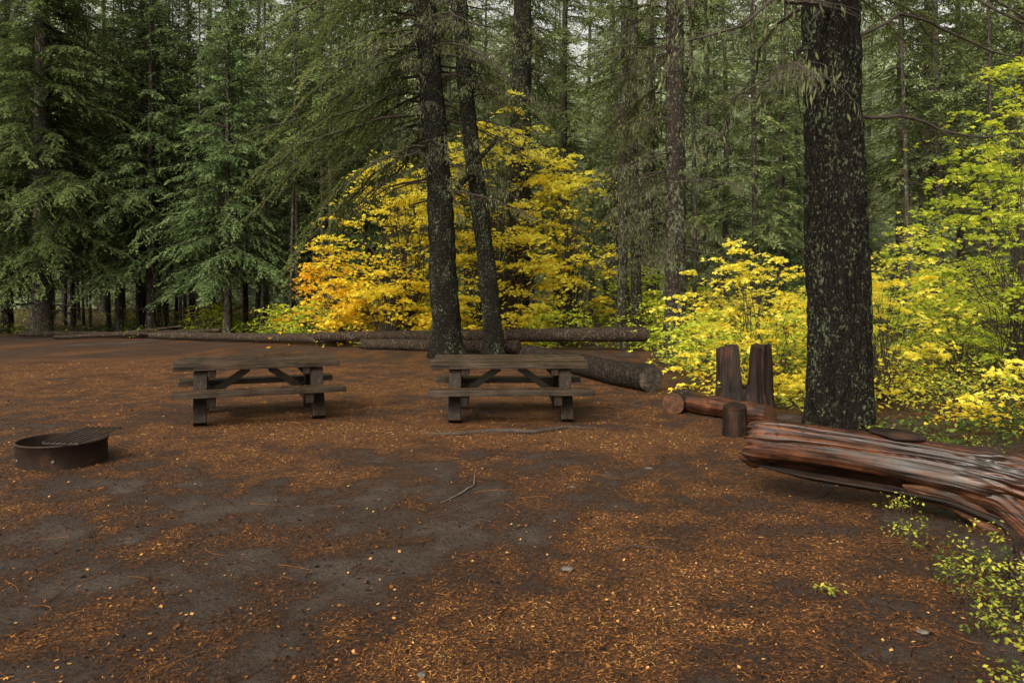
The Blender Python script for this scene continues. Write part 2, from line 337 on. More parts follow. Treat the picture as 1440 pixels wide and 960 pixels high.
# ------------------------------------------------------------------ conifers
def crown(rng, axis, H, z0, Lmax, nb, up=.15, droop=.45, tws=.13, ll=.13, lw=.022, prof=None, lichen=0, dead=0, dz=(1.2, 5), side=.42, az=None, Lmin=.3, hang=.25, skip=.25, dk=3, azr=.35):
    b = MB(); TB = []; TH = []; TL = []; TT = []; LP = []
    for k in range(nb+dead):
        isd = k >= nb
        if isd:
            z = rng.uniform(*dz); L = Lmax*rng.uniform(.35, .8); t = 0; u_, d_ = rng.uniform(-.1, .25), rng.uniform(.2, .6)
        else:
            t = ((k+rng.random())/nb)**1.05; z = z0+(H-z0)*t
            L = Lmax*(prof(t) if prof else (1-t)**.75)*rng.uniform(.5, 1.15)+Lmin; u_ = up+t*.45+rng.normal(0, .08); d_ = droop*rng.uniform(.7, 1.3)*(1-.5*t)
        a = rng.random()*2*PI if az is None or isd or rng.random() < azr else rng.uniform(*az)
        s = np.linspace(0, 1, 8); aa = a+rng.normal(0, .35)*s+rng.normal(0, .06, 8)
        ax = axis(z)
        x = ax[0]+L*s*np.cos(aa); y = ax[1]+L*s*np.sin(aa); zz = z+L*(u_*s-d_*s*s)+rng.normal(0, .012*L, 8)
        P = np.stack([x, y, zz], -1)
        r0 = .008+.009*L
        b.add(*tube(P, r0*(1-.85*s), 4 if L > 2 else 3), 1, .5)
        if isd:
            for q in range(int(L*dk)):
                s0 = rng.uniform(.2, .98); p = np.array([np.interp(s0, s, P[:, c]) for c in range(3)]); h = a+rng.choice([-1, 1])*rng.uniform(.3, 1.2); l = rng.uniform(.15, .4)*L*(1.1-s0)+.15
                e = np.linspace(0, 1, 4); v0 = rng.uniform(-.4, .1)
                Q = np.stack([p[0]+l*e*np.cos(h), p[1]+l*e*np.sin(h), p[2]+l*(v0*e-.4*e*e)], -1)
                b.add(*tube(Q, .006*(1-.7*e), 3), 1, .5)
                if lichen and rng.random() < .5: LP.append(Q)
            if lichen: LP.append(P[2:])
            continue
        nt_ = max(3, int(L/tws)); st = np.linspace(.1, 1, nt_); st = np.repeat(st, 2); sg = np.tile([-1, 1], nt_)
        kk_ = rng.random(len(st)) > skip; st, sg = st[kk_], sg[kk_]
        if len(st) == 0: continue
        px = np.stack([np.interp(st, s, P[:, c]) for c in range(3)], -1)
        tl = (side*L*np.clip(np.minimum(1.15-st, .35+st*1.2), .05, 1)*rng.uniform(.3, 1.2, len(st)))+.08
        TB.append(px); TH.append(np.interp(st, s, aa)+sg*rng.uniform(.4, 1.2, len(st))*(1.05-st*.6)); TL.append(tl)
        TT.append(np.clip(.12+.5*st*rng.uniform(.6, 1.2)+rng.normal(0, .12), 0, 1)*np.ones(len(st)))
        if lichen and rng.random() < lichen: LP.append(P[1:7])
    TB = np.concatenate(TB); TH = np.concatenate(TH); TL = np.concatenate(TL); TT = np.concatenate(TT)
    TP = rng.normal(-.25, .22, len(TL))
    cnt = np.maximum(2, (TL/(ll*.5)).astype(int)); idx = np.repeat(np.arange(len(TL)), cnt)
    off = np.arange(len(idx))-np.repeat(np.cumsum(cnt)-cnt, cnt); f = (off+.5)/cnt[idx]
    hd = np.stack([np.cos(TH), np.sin(TH), TP], -1)[idx]
    base = TB[idx]+hd*(TL[idx]*f)[:, None]; base[:, 2] -= hang*TL[idx]*f*f
    for sg in (-1, 1):
        n = len(idx); h = TH[idx]+sg*rng.uniform(.2, .9, n); pt = rng.normal(-.25-.9*hang*f, .30, n)
        D = np.stack([np.cos(h)*np.cos(pt), np.sin(h)*np.cos(pt), np.sin(pt)], -1)
        S = nrm(np.stack([-np.sin(h), np.cos(h), rng.normal(0, .7, n)], -1))
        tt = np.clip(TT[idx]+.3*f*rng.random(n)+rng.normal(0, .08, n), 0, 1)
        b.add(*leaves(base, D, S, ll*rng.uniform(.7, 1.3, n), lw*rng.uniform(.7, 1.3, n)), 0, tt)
    if LP:
        Q = np.concatenate(LP); Q = np.repeat(Q, 4, 0)+rng.normal(0, .06, (len(Q)*4, 3)); n = len(Q)
        D = nrm(np.stack([rng.normal(0, .2, n), rng.normal(0, .2, n), -np.ones(n)], -1)); a = rng.random(n)*PI
        S = np.stack([np.cos(a), np.sin(a), 0*a], -1)
        b.add(*leaves(Q, D, S, rng.uniform(.04, .16, n), rng.uniform(.006, .016, n)), 2, rng.random(n))
    return b

def trunkmesh(axis, H, r, n=10, m=14, flare=1.35, rough=.05, seed=0, zs=None):
    z = np.linspace(-.15, H, m) if zs is None else zs
    P = np.array([[*axis(q), q] for q in z]); rad = r*(1-.8*np.clip(z/H, 0, 1))
    rad = rad*(1+(flare-1)*np.exp(-np.maximum(z, 0)/.35))
    def rn(s, th):
        zz = z[:, None]+0*th
        lob = 1+.10*np.exp(-np.maximum(zz, 0)/.5)*np.sin(th*4+seed)
        q = lob*(1+rough*(fbm(np.cos(th)*1.6+5+seed, zz*1.2+np.sin(th)*1.6, 2, 3)-.5)*2)
        if n > 60:
            rd_ = np.abs(fbm(th*n/2/PI*.16+1.5*vn(th*3, zz*1.5, 4), zz*2.2, 8, 3)-.5)*2
            q = q*(.955+.15*np.clip(rd_*2.2, 0, 1))
        return q
    b = MB(); b.add(*tube(P, rad, n, rn)); return b

straight = lambda z: (0., 0.)
var = []
specs = [  # H,z0,Lmax,nb,up,droop,mat,lichen,dead,r
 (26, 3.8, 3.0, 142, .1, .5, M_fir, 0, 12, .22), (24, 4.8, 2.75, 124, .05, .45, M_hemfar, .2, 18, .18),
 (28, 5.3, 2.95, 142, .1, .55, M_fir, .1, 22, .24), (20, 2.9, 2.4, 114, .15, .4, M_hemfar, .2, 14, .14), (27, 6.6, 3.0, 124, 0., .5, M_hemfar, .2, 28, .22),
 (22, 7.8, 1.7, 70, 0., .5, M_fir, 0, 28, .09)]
for k, (H, z0, Lm, nb, u, dr, mt, li, de, r) in enumerate(specs):
    rg = np.random.default_rng(100+k); ph = rg.random()*6
    ax = (lambda z, p=ph: (.12*math.sin(z*.25+p)-.12*math.sin(p), .1*math.cos(z*.2+p)-.1*math.cos(p)))
    cr = crown(rg, ax, H, z0, Lm, nb, u, dr, .17, .18, .028, prof=lambda t: (1-t)**.52*.95+.05, lichen=li, dead=de, dz=(1., z0+1.5))
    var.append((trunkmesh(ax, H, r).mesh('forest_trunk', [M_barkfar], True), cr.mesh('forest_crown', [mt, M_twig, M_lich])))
def put_tree(k, x, y, s, rz, name='conifer_tree', label='tall slender dark green forest conifer', group='conifers of the surrounding forest', vars_=None, far=False):
    tm, cm = (vars_ or var)[k]
    e = link(name, None, loc=(x, y, 0), rot=(0, 0, rz)); e.scale = (s, s, s); e.empty_display_size = .3
    t = link('trunk', tm, e); c = link('crown', cm, e)
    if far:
        c.material_slots[0].link = 'OBJECT'; c.material_slots[0].material = M_farhaze  # far crowns take the needles with haze painted into their colour
    tag(e, label, 'tree', group); return e
yv = []
for k, (H, z0, Lm, nb) in enumerate([(15, 2.3, 2.9, 270), (13, 2.0, 2.4, 230), (27, 3.3, 4.6, 480)]):
    rg = np.random.default_rng(300+k)
    cr = crown(rg, straight, H, z0, Lm, nb, .08, .48, .115, .11 if k < 2 else .12, .018 if k < 2 else .020, prof=lambda t: (1-t)**.8, lichen=0, dead=14, dz=(.8, 3.2), side=.32, hang=.42, skip=.25)
    yv.append((trunkmesh(straight, H, [.15, .13, .38][k]).mesh('fir_trunk', [M_barkfar], True), cr.mesh('fir_crown', [M_firlight if k < 2 else M_fir, M_twig, M_lich])))
FL = 'young full fir with layered pale green boughs'; FG = 'young firs at the clearing edge'
pos = []
for (k, x, y, s, rz) in [(0, -12.2, 30.5, 1.05, .3), (0, -16.0, 31.5, 1.25, 1.3), (1, -9.4, 33.5, 1., 4.3), (1, -22.8, 32, 1.25, 2.3), (0, -7.2, 35, 1., 2.), (0, -14.0, 35, 1.3, 3.), (1, 10.5, 27.5, .8, 2.9), (0, -18.5, 35.5, 1.4, 5.), (0, -25.5, 36, 1.4, 1.), (0, -10.8, 38, 1.4, 2.6)]:
    put_tree(k, x, y, s, rz, 'fir_tree', FL, FG, yv); pos.append((x, y))
for (x, y, s, rz) in [(-19.5, 29.5, 1., .9), (-25.5, 31, .9, 3.)]:
    put_tree(2, x, y, s, rz, 'fir_tree', 'massive old fir with drooping dark boughs at clearing edge', 'old firs at the clearing edge', yv); pos.append((x, y))
pos += [(0.2, 27)]
rg = np.random.default_rng(5)
npole = 0
for q in range(3000):
    y = rg.uniform(29.8, 42); x = rg.uniform(-28, -8)
    if all((x-a)**2+(y-b_)**2 > .9 for a, b_ in pos):
        pos.append((x, y)); put_tree(5, x, y, rg.uniform(.7, 1.1), rg.random()*6.28, label='slim bare-stemmed conifer pole in dense stand'); npole += 1
        if npole > 48: break
base_n = len(pos)
for q in range(9000):
    y = 32+50*rg.random(); x = rg.uniform(-1, 1)*(y*.76+2)
    if y < 33 and abs(x) < 3: continue
    md = 2.3+y*.027
    if all((x-a)**2+(y-b_)**2 > md*md for a, b_ in pos):
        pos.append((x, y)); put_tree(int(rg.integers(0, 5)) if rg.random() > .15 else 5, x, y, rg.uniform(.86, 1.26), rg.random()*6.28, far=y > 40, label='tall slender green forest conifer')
        if len(pos)-base_n > 130: break
for (x, y, k, s) in [(8.2, 24, 3, .9), (15, 25, 1, .9), (19.5, 27, 4, .9), (12.5, 22.5, 5, .9), (5.6, 30, 2, .9), (-7.2, 28.5, 5, .9), (22, 30, 0, .9), (17, 29.5, 2, 1.), (9.6, 25.5, 5, 1.), (6.9, 27, 5, 1.1), (11.6, 28.5, 5, 1.2), (14, 21, 5, .8), (-2.8, 30, 5, 1.), (-4.6, 29, 5, .9), (2.4, 30, 4, .9)]:
    put_tree(k, x, y, s, k*1.7+x, label='tall slender green forest conifer')

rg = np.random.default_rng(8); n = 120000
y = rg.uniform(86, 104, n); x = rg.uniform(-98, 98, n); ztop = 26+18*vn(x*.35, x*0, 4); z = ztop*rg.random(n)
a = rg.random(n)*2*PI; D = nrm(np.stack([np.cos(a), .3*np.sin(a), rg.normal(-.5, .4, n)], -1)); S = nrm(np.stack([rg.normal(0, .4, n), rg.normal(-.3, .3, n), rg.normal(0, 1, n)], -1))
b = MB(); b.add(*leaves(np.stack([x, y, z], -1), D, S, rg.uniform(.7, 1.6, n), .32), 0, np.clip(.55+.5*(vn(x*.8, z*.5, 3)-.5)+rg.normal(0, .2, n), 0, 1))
o = link('distant_woods', b.mesh('distant_woods', [M_farhaze])); o['kind'] = 'stuff'; tag(o, 'far-off mass of conifer forest, haze painted into its pale green', 'forest')

def axf(pts):
    zs = [p[0] for p in pts]; xs_ = [p[1] for p in pts]; ys_ = [p[2] for p in pts]
    y0 = ys_[0]
    zz = np.linspace(zs[0], zs[-1], 60); X = np.interp(zz, zs, xs_); 
    ker = np.ones(9)/9; Xs = np.convolve(np.pad(X, 4, 'edge'), ker, 'valid')
    def g(z): return (float(np.interp(z, zz, Xs))-float(Xs[0]), float(np.interp(z, zs, ys_))-y0)
    return g
def hero(name, label, pts, r, H, n, m, mat, cz0, Lmax, nb, dead, dz, cm, lichen=.3, az=None, flare=1.3, up=.0, droop=.55, group=None, seed=0, near=False, twigm=None, hang=.6, side=.26, lw=.015, azr=.35):
    ax = axf(pts); rg = np.random.default_rng(500+seed)
    e = link(name, None, loc=(pts[0][1], pts[0][2], 0)); e.empty_display_size = .3
    zs = np.concatenate([np.linspace(-.15, 6.5, m), np.linspace(6.8, H, 20)]) if near else np.linspace(-.2, H, m)
    link('trunk', trunkmesh(ax, H*1.9, r, n, m, flare, .07 if near else .05, seed, zs).mesh('trunk', [mat], True), e)
    cr = crown(rg, ax, H, cz0, Lmax, nb, up, droop, .11, .10, lw, prof=lambda t: 1-.5*t, lichen=lichen, dead=dead, dz=dz, az=az, hang=hang, side=side, skip=.25, dk=6, azr=azr)
    link('crown', cr.mesh('crown', [cm, M_twig, M_lich]), e)
    tag(e, label, 'tree', group); return e
A = hero('conifer_tree', 'tall dark conifer with lichen-flecked bark behind picnic table', [(0, -1.75, 19.1), (4.8, -1.98, 19.1), (9.6, -2.38, 19.2), (18, -3.0, 19.3)], .37, 18, 72, 200, M_bark, 5.6, 4.8, 84, 44, (4.2, 10), M_hem, .15, (2.1, 3.7), up=-.1, droop=.65, seed=1, hang=.8, azr=.04)
B = hero('conifer_tree', 'slender leaning dark conifer beside a thicker trunk', [(0, -.52, 19.5), (1.8, -.62, 19.5), (3.9, -.88, 19.5), (6.6, -1.25, 19.6), (9.8, -1.46, 19.6), (17, -1.6, 19.8)], .255, 17, 64, 200, M_bark, 7.4, 3.0, 22, 50, (4, 10), M_hem, .2, (.0, 2.6), up=0, seed=2, azr=.0)
Cc = hero('conifer_tree', 'straight conifer trunk rising behind yellow vine maple', [(0, .2, 27), (18, .5, 27.2)], .47, 19, 20, 50, M_bark, 9.5, 3.4, 26, 44, (5, 12), M_hem, .4, (.3, 2.8), seed=3, azr=.1)
E_ = hero('conifer_tree', 'lichen-covered conifer with many dead drooping twigs', [(0, 4.32, 18.7), (9, 4.28, 18.7), (17, 4.2, 18.7)], .28, 17, 64, 160, M_bark2, 6.6, 3.0, 30, 66, (2.2, 10), M_hem, .35, (-.4, 3.5), seed=4, azr=.1)
Dd = hero('conifer_tree', 'thin dark conifer pole among yellow shrubs', [(0, 3.55, 23), (17, 3.7, 23)], .16, 17, 14, 40, M_bark2, 7, 2.2, 26, 44, (2.5, 11), M_hem, .35, None, seed=5)
D2 = hero('conifer_tree', 'thin dark conifer pole among yellow shrubs', [(0, 4.4, 25), (8, 4.25, 25), (17, 4.3, 25)], .2, 17, 14, 40, M_bark2, 7, 2.2, 26, 44, (2.5, 11), M_hem, .35, None, seed=6)
T1 = hero('conifer_tree', 'massive dark furrowed conifer trunk beside split log', [(0, 4.2, 9.1), (2.2, 4.15, 9.1), (5.6, 4.07, 9.1), (16, 3.9, 9.2)], .37, 16, 240, 420, M_bark, 5.7, 4.2, 34, 8, (4.3, 6.4), M_hem, .15, (-.6, 1.6), flare=1.18, seed=7, near=True, up=.1, droop=.5, lw=.010)
b = MB(); P = np.array([[.35, 0, 4.55], [.62, 0, 4.85], [.78, 0, 5.2], [1.1, 0, 5.5], [1.35, -.05, 5.75], [1.42, -.05, 5.95]]); P[:, 0] -= .08
b.add(*tube(P, [.09, .075, .08, .06, .055, .02], 8)); link('limb', b.mesh('limb', [M_bark], True), A)
b = MB()
for pts in [[(.2, 0, 5.0), (.9, .2, 5.35), (1.6, .3, 5.2), (2.4, .5, 4.9), (3.4, .6, 4.95)], [(.25, 0, 4.0), (1., .1, 3.95), (1.9, .2, 3.75), (2.9, .3, 3.85)], [(.25, -.1, 5.9), (1.2, -.4, 5.5), (2., -.6, 4.9), (2.5, -.6, 4.6)],
                 [(-.3, 0, 4.6), (-.9, .1, 4.5), (-1.6, .3, 4.1)]]:
    s = np.linspace(0, 1, 14); q = np.array(pts); P = np.stack([np.interp(s, np.linspace(0, 1, len(q)), q[:, c]) for c in range(3)], -1)
    P += .08*np.stack([vn(s*9, 0*s, 1)-.5, vn(s*9, 0*s, 2)-.5, vn(s*9, 0*s, 3)-.5], -1)
    b.add(*tube(P, np.linspace(.028, .005, 14), 6))
    for j in range(2, 14):
        for sg in (-1, 0, 1):
            l = R.uniform(.15, .6); e = np.linspace(0, 1, 5); h = R.uniform(-1.2, 1.2)+(0 if q[-1, 0] > 0 else PI)
            b.add(*tube(P[j]+np.stack([l*e*np.cos(h), l*e*np.sin(h), l*(R.uniform(-.6, .3)*e-.5*e*e)], -1), .005*(1-.7*e), 3))
link('limb', b.mesh('limb', [M_twig], True), T1)

# ------------------------------------------------------------------ maples and shrubs
def shrub(rng, W, Dp, H, ncl, nl, size, leaf, tint, stem_r=.02, low=.1, shell=.5, lobes=3, flat=.2, shear=0.):
    b = MB(); st = MB()
    v = rng.uniform(low, 1, ncl); rm = np.where(v > .4, np.sqrt(np.clip(1-((v-.4)/.62)**2, 0, 1)), .75+.25*v/.4)
    a = rng.random(ncl)*2*PI
    rm = rm*(.62+.7*vn(np.cos(a)*1.6+3+W, v*4+np.sin(a)*1.6, int(H*10)))
    r = rm*rng.uniform(shell, 1, ncl)**.7
    C = np.stack([W/2*r*np.cos(a), Dp/2*r*np.sin(a), H*v*(.72+.5*vn(np.cos(a)*2.2, np.sin(a)*2.2, int(W*9)))], -1)
    for c in C:
        if rng.random() < .8:
            s = np.linspace(0, 1, 9)[:, None]; p0 = np.array([rng.normal(0, .05*W), rng.normal(0, .05*W), -.05]); p1 = np.array([c[0]*.25+rng.normal(0, .1), c[1]*.25, c[2]*.75])
            P = (1-s)**2*p0+2*s*(1-s)*p1+s*s*c; P[1:-1] += rng.normal(0, .012*H, (7, 3))
            st.add(*tube(P, np.linspace(stem_r, stem_r*.15, 9)*(.5+.5*rng.random()), 4))
    wgt = rng.uniform(.1, 1.8, ncl); idx = rng.choice(ncl, nl, p=wgt/wgt.sum()); cs = size*rng.uniform(.4, 1.5, ncl)
    el = rng.random(ncl)*PI; est = rng.uniform(1.0, 2.0, ncl)
    off = rng.normal(0, 1, (nl, 3))*cs[idx][:, None]
    ce, se = np.cos(el)[idx], np.sin(el)[idx]; ox = off[:, 0]*est[idx]; oy = off[:, 1]/est[idx]
    off[:, 0] = ox*ce-oy*se; off[:, 1] = ox*se+oy*ce
    rad = np.hypot(off[:, 0], off[:, 1]); off[:, 2] = off[:, 2]*flat-.25*rad*rad/np.maximum(cs[idx], .01)*.5
    P = C[idx]+off; P[:, 2] = np.maximum(P[:, 2], .03)
    h = rng.random(nl)*2*PI; pt = rng.normal(-.35, .35, nl)
    D = np.stack([np.cos(h)*np.cos(pt), np.sin(h)*np.cos(pt), np.sin(pt)], -1)
    S = nrm(np.stack([-np.sin(h), np.cos(h), rng.normal(0, .45, nl)], -1)); S = nrm(S-D*(S*D).sum(1, keepdims=True))
    l = leaf*rng.uniform(.6, 1.25, nl); cb = rng.normal(0, .13, ncl)
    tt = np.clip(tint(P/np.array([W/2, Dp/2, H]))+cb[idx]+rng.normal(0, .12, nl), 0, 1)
    for q in ([0] if lobes == 1 else [-.85, 0, .85]):
        D2_ = D*math.cos(q)+S*math.sin(q); S2 = S*math.cos(q)-D*math.sin(q)
        b.add(*leaves(P, D2_, S2, l*(1 if q == 0 else .85), l*(.24 if lobes == 3 else .3)), 0, tt)
    return st, b
def put_shrub(name, label, cat, x, y, st_b, mat, group=None):
    e = link(name, None, loc=(x, y, 0)); e.empty_display_size = .2
    st, b = st_b
    if st.F: link('stem', st.mesh('stem', [M_twig], True), e)
    link('foliage', b.mesh('foliage', [mat]), e); tag(e, label, cat, group); return e
rs = np.random.default_rng
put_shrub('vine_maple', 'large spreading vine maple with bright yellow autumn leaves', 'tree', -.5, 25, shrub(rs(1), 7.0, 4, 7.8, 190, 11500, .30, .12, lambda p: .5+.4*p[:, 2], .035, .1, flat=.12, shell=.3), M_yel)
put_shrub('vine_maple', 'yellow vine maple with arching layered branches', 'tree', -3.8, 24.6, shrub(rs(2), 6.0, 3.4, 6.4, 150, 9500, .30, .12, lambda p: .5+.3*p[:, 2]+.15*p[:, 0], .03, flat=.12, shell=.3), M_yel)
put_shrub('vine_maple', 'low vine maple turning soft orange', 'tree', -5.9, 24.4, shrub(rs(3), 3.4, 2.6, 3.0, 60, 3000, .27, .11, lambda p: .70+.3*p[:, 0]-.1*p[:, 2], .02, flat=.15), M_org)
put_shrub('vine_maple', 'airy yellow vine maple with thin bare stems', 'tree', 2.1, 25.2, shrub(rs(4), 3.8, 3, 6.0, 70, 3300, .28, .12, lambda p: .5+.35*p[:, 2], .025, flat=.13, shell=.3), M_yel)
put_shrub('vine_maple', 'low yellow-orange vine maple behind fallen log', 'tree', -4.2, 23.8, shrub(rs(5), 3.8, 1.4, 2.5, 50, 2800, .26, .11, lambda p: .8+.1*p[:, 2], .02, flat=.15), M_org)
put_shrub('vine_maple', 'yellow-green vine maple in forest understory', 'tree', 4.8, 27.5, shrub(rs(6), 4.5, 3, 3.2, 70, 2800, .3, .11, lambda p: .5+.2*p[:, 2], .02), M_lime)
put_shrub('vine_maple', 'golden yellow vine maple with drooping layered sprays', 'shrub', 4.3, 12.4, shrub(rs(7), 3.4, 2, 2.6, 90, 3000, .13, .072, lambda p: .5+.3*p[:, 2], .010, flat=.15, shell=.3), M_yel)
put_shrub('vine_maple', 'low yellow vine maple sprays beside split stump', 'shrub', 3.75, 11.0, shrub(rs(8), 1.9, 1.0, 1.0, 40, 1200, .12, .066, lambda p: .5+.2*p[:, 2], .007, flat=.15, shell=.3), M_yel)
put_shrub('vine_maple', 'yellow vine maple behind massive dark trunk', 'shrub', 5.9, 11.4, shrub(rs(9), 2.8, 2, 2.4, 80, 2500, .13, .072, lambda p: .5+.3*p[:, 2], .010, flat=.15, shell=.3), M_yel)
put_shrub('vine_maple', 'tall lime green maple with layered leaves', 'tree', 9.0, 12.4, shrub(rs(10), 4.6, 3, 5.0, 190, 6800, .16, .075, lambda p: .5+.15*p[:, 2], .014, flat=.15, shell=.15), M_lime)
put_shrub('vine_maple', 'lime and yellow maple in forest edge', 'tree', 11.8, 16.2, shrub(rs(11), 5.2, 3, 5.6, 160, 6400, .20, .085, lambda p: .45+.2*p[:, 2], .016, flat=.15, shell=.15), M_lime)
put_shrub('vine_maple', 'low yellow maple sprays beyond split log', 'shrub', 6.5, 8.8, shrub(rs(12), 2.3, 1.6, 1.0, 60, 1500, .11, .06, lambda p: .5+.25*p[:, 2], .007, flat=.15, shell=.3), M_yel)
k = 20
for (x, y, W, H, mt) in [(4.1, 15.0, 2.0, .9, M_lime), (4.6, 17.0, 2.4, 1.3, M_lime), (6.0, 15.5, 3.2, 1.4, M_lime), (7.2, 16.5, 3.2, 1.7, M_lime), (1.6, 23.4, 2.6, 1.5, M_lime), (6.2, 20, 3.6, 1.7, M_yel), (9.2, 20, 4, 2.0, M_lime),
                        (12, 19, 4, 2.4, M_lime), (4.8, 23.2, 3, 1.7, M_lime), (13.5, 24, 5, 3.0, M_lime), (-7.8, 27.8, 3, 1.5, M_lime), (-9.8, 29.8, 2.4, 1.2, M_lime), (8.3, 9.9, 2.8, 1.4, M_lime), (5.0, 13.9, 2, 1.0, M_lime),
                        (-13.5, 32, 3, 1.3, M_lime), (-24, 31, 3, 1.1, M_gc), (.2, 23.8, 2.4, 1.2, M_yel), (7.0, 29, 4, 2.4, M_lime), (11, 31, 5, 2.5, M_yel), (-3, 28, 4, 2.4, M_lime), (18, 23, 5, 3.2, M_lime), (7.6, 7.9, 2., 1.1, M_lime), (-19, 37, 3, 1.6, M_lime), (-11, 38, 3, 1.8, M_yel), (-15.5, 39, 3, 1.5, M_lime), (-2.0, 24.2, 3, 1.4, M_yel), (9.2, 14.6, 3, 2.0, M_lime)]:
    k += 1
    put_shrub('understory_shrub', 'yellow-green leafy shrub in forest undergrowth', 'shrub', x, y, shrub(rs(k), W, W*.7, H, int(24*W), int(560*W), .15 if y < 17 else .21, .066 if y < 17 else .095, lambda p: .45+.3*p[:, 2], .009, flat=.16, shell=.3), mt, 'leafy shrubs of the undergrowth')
rg = rs(77); n = 150000
y = 7.6*(np.power(60/7.6, rg.random(n))); x = rg.uniform(-1, 1, n)*(y*.78)
EY = [7.6, 8.5, 9.5, 11, 12.5, 15, 20, 21.5, 22.5, 24, 27, 28.5, 30]; EX = [5.2, 4.4, 3.9, 3.2, 3.0, 3.2, 4.3, 4.3, 1.0, -6, -12, -24, -60]
edge = np.interp(y, EY, EX)+1.*(vn(y*.8, 0*y, 6)-.5)
cl = fbm(x*.9, y*.9, 21, 4)
kp = (x > edge) & (rg.random(n) < np.clip((cl-.36)*5, .05, 1)); x, y, cl = x[kp], y[kp], cl[kp]; n = len(x)
hgt = np.clip(.1+1.3*(cl-.35), .05, .7)*np.clip((x-np.interp(y, EY, EX))*1.2, .2, 1)
n2 = 5500; y2 = rg.uniform(2.5, 5.0, n2); x2 = .53*y2+.25+rg.random(n2)*(.12*y2+1.3); c2 = fbm(x2*2.2, y2*2.2, 41, 4)
k2 = (rg.random(n2) < np.clip((c2-.49)*7, 0, 1)); x2, y2, c2 = x2[k2], y2[k2], c2[k2]
x = np.concatenate([x, x2]); y = np.concatenate([y, y2]); hgt = np.concatenate([hgt, np.clip((c2-.42)*.9, .02, .14)]); n = len(x)
P = np.stack([x, y, hgt*rg.random(n)**.6+.02], -1); h = rg.random(n)*2*PI; pt = rg.normal(-.1, .4, n)
D = np.stack([np.cos(h)*np.cos(pt), np.sin(h)*np.cos(pt), np.sin(pt)], -1); S = nrm(np.stack([-np.sin(h), np.cos(h), rg.normal(0, .4, n)], -1))
b = MB(); l = rg.uniform(.035, .08, n)*(1+y*.012)*np.where(y < 5.2, .40, 1); b.add(*leaves(P, D, S, l, l*.3), 0, np.clip(.25+1.1*(vn(x*.7, y*.7, 31)-.3)*np.where(x < 0, .55, 1)-.2*(y < 5.2)+rg.normal(0, .15, n), 0, 1))
o = link('undergrowth', b.mesh('undergrowth', [M_gc])); o['kind'] = 'stuff'; tag(o, 'low yellow-green leafy ground cover under the trees', 'ground cover')

k = 0
for (x, y, W, H) in [(2.5, 3.95, .25, .22), (2.65, 4.2, .3, .25), (2.9, 4.4, .3, .3), (2.35, 3.5, .2, .18), (2.5, 3.4, .3, .25), (2.2, 3.05, .25, .25), (2.05, 2.8, .25, .25), (2.6, 3.75, .35, .3),
                     (3.1, 4.0, .4, .4), (2.6, 4.7, .25, .2), (2.9, 3.7, .35, .35), (2.75, 4.95, .3, .3), (1.75, 4.0, .1, .05), (4.6, 7.0, .4, .3), (5.0, 6.6, .5, .35), (4.2, 7.4, .4, .25), (5.4, 7.2, .6, .4), (3.6, 7.7, .3, .2)]:
    k += 1
    put_shrub('seedling_shrub', 'small yellow-green seedling shrub growing from needle litter', 'plant', x, y, shrub(rs(200+k), W, W, H, max(6, int(60*W)), int(430*W), .035, .028, lambda p: .4+.5*p[:, 2], .0035, lobes=1, flat=.5), M_seed, 'seedlings beside the split log')

# ------------------------------------------------------------------ logs
def logmesh(L, r0, r1, seed=0, n=28, m=40, amp=.08, bend=0.):
    s = np.linspace(0, 1, m); x = L*s
    P = np.stack([x, bend*np.sin(s*PI)+.02*(vn(s*5, 0*s, seed)-.5), .03*(vn(s*5, 0*s, seed+3)-.5)], -1)
    rn = lambda q, th: 1+amp*2*(fbm(np.cos(th)*1.4+7+seed, q*L*1.5+np.sin(th)*1.4, seed, 4)-.5)
    rad = r0+(r1-r0)*s
    V, F = tube(P, rad, n, rn); b = MB(); b.add(V, F, 0)
    for e, sgn in ((0, -1), (m-1, 1)):
        ring = V[e*n:(e+1)*n]; c = ring.mean(0); rings = [c+(ring-c)*q+np.array([sgn*.012*(1-q), 0, 0]) for q in (1, .93, .7, .4, .12, .002)]
        VV = np.concatenate(rings); i = np.arange(5)[:, None]*n; j = np.arange(n)[None, :]; kk = (j+1) % n
        b.add(VV, np.stack([i+j, i+kk, i+n+kk, i+n+j], -1).reshape(-1, 4), 1)
    return b
def put_log(name, label, p0, p1, r0, r1, mats, seed=0, group=None, **k):
    p0 = Vector(p0); p1 = Vector(p1); d = p1-p0
    b = logmesh(d.length, r0, r1, seed, **k)
    o = link(name, b.mesh(name, mats, True), loc=p0); o.rotation_euler = d.to_track_quat('X', 'Z').to_euler()
    tag(o, label, 'log', group); return o
put_log('fallen_log', 'long straight fallen log with cut orange end, edging the clearing', (-6.4, 23.2, .34), (4.1, 21.3, .52), .15, .225, [M_logbark, M_end], 1, m=80)
put_log('fallen_log', 'long thin weathered fallen log at clearing edge', (-13.8, 27.2, .16), (-5.9, 23.7, .22), .12, .17, [M_logbark, M_endd], 2, m=80)
put_log('fallen_log', 'pale brown fallen log running behind twin tree trunks', (-4.7, 22.3, .16), (.2, 20.2, .20), .16, .20, [M_logbark, M_endd], 3)
put_log('fallen_log', 'thick dark wet fallen log with weathered cut end', (.40, 17.8, .22), (2.42, 12.35, .22), .21, .24, [M_logdark, M_endd], 4, m=60)
put_log('fallen_log', 'thin fallen pole at forest edge', (-20, 29, .12), (-13.0, 27.6, .1), .12, .15, [M_logbark, M_endd], 5)
put_log('fallen_log', 'thin fallen pole at forest edge', (-17.5, 27.2, .08), (-11.5, 28.0, .3), .07, .09, [M_logbark, M_endd], 6)
put_log('log_segment', 'short barkless reddish brown log on the ground', (2.58, 10.25, .13), (3.32, 9.15, .12), .145, .14, [M_red, M_end], 7, m=24)
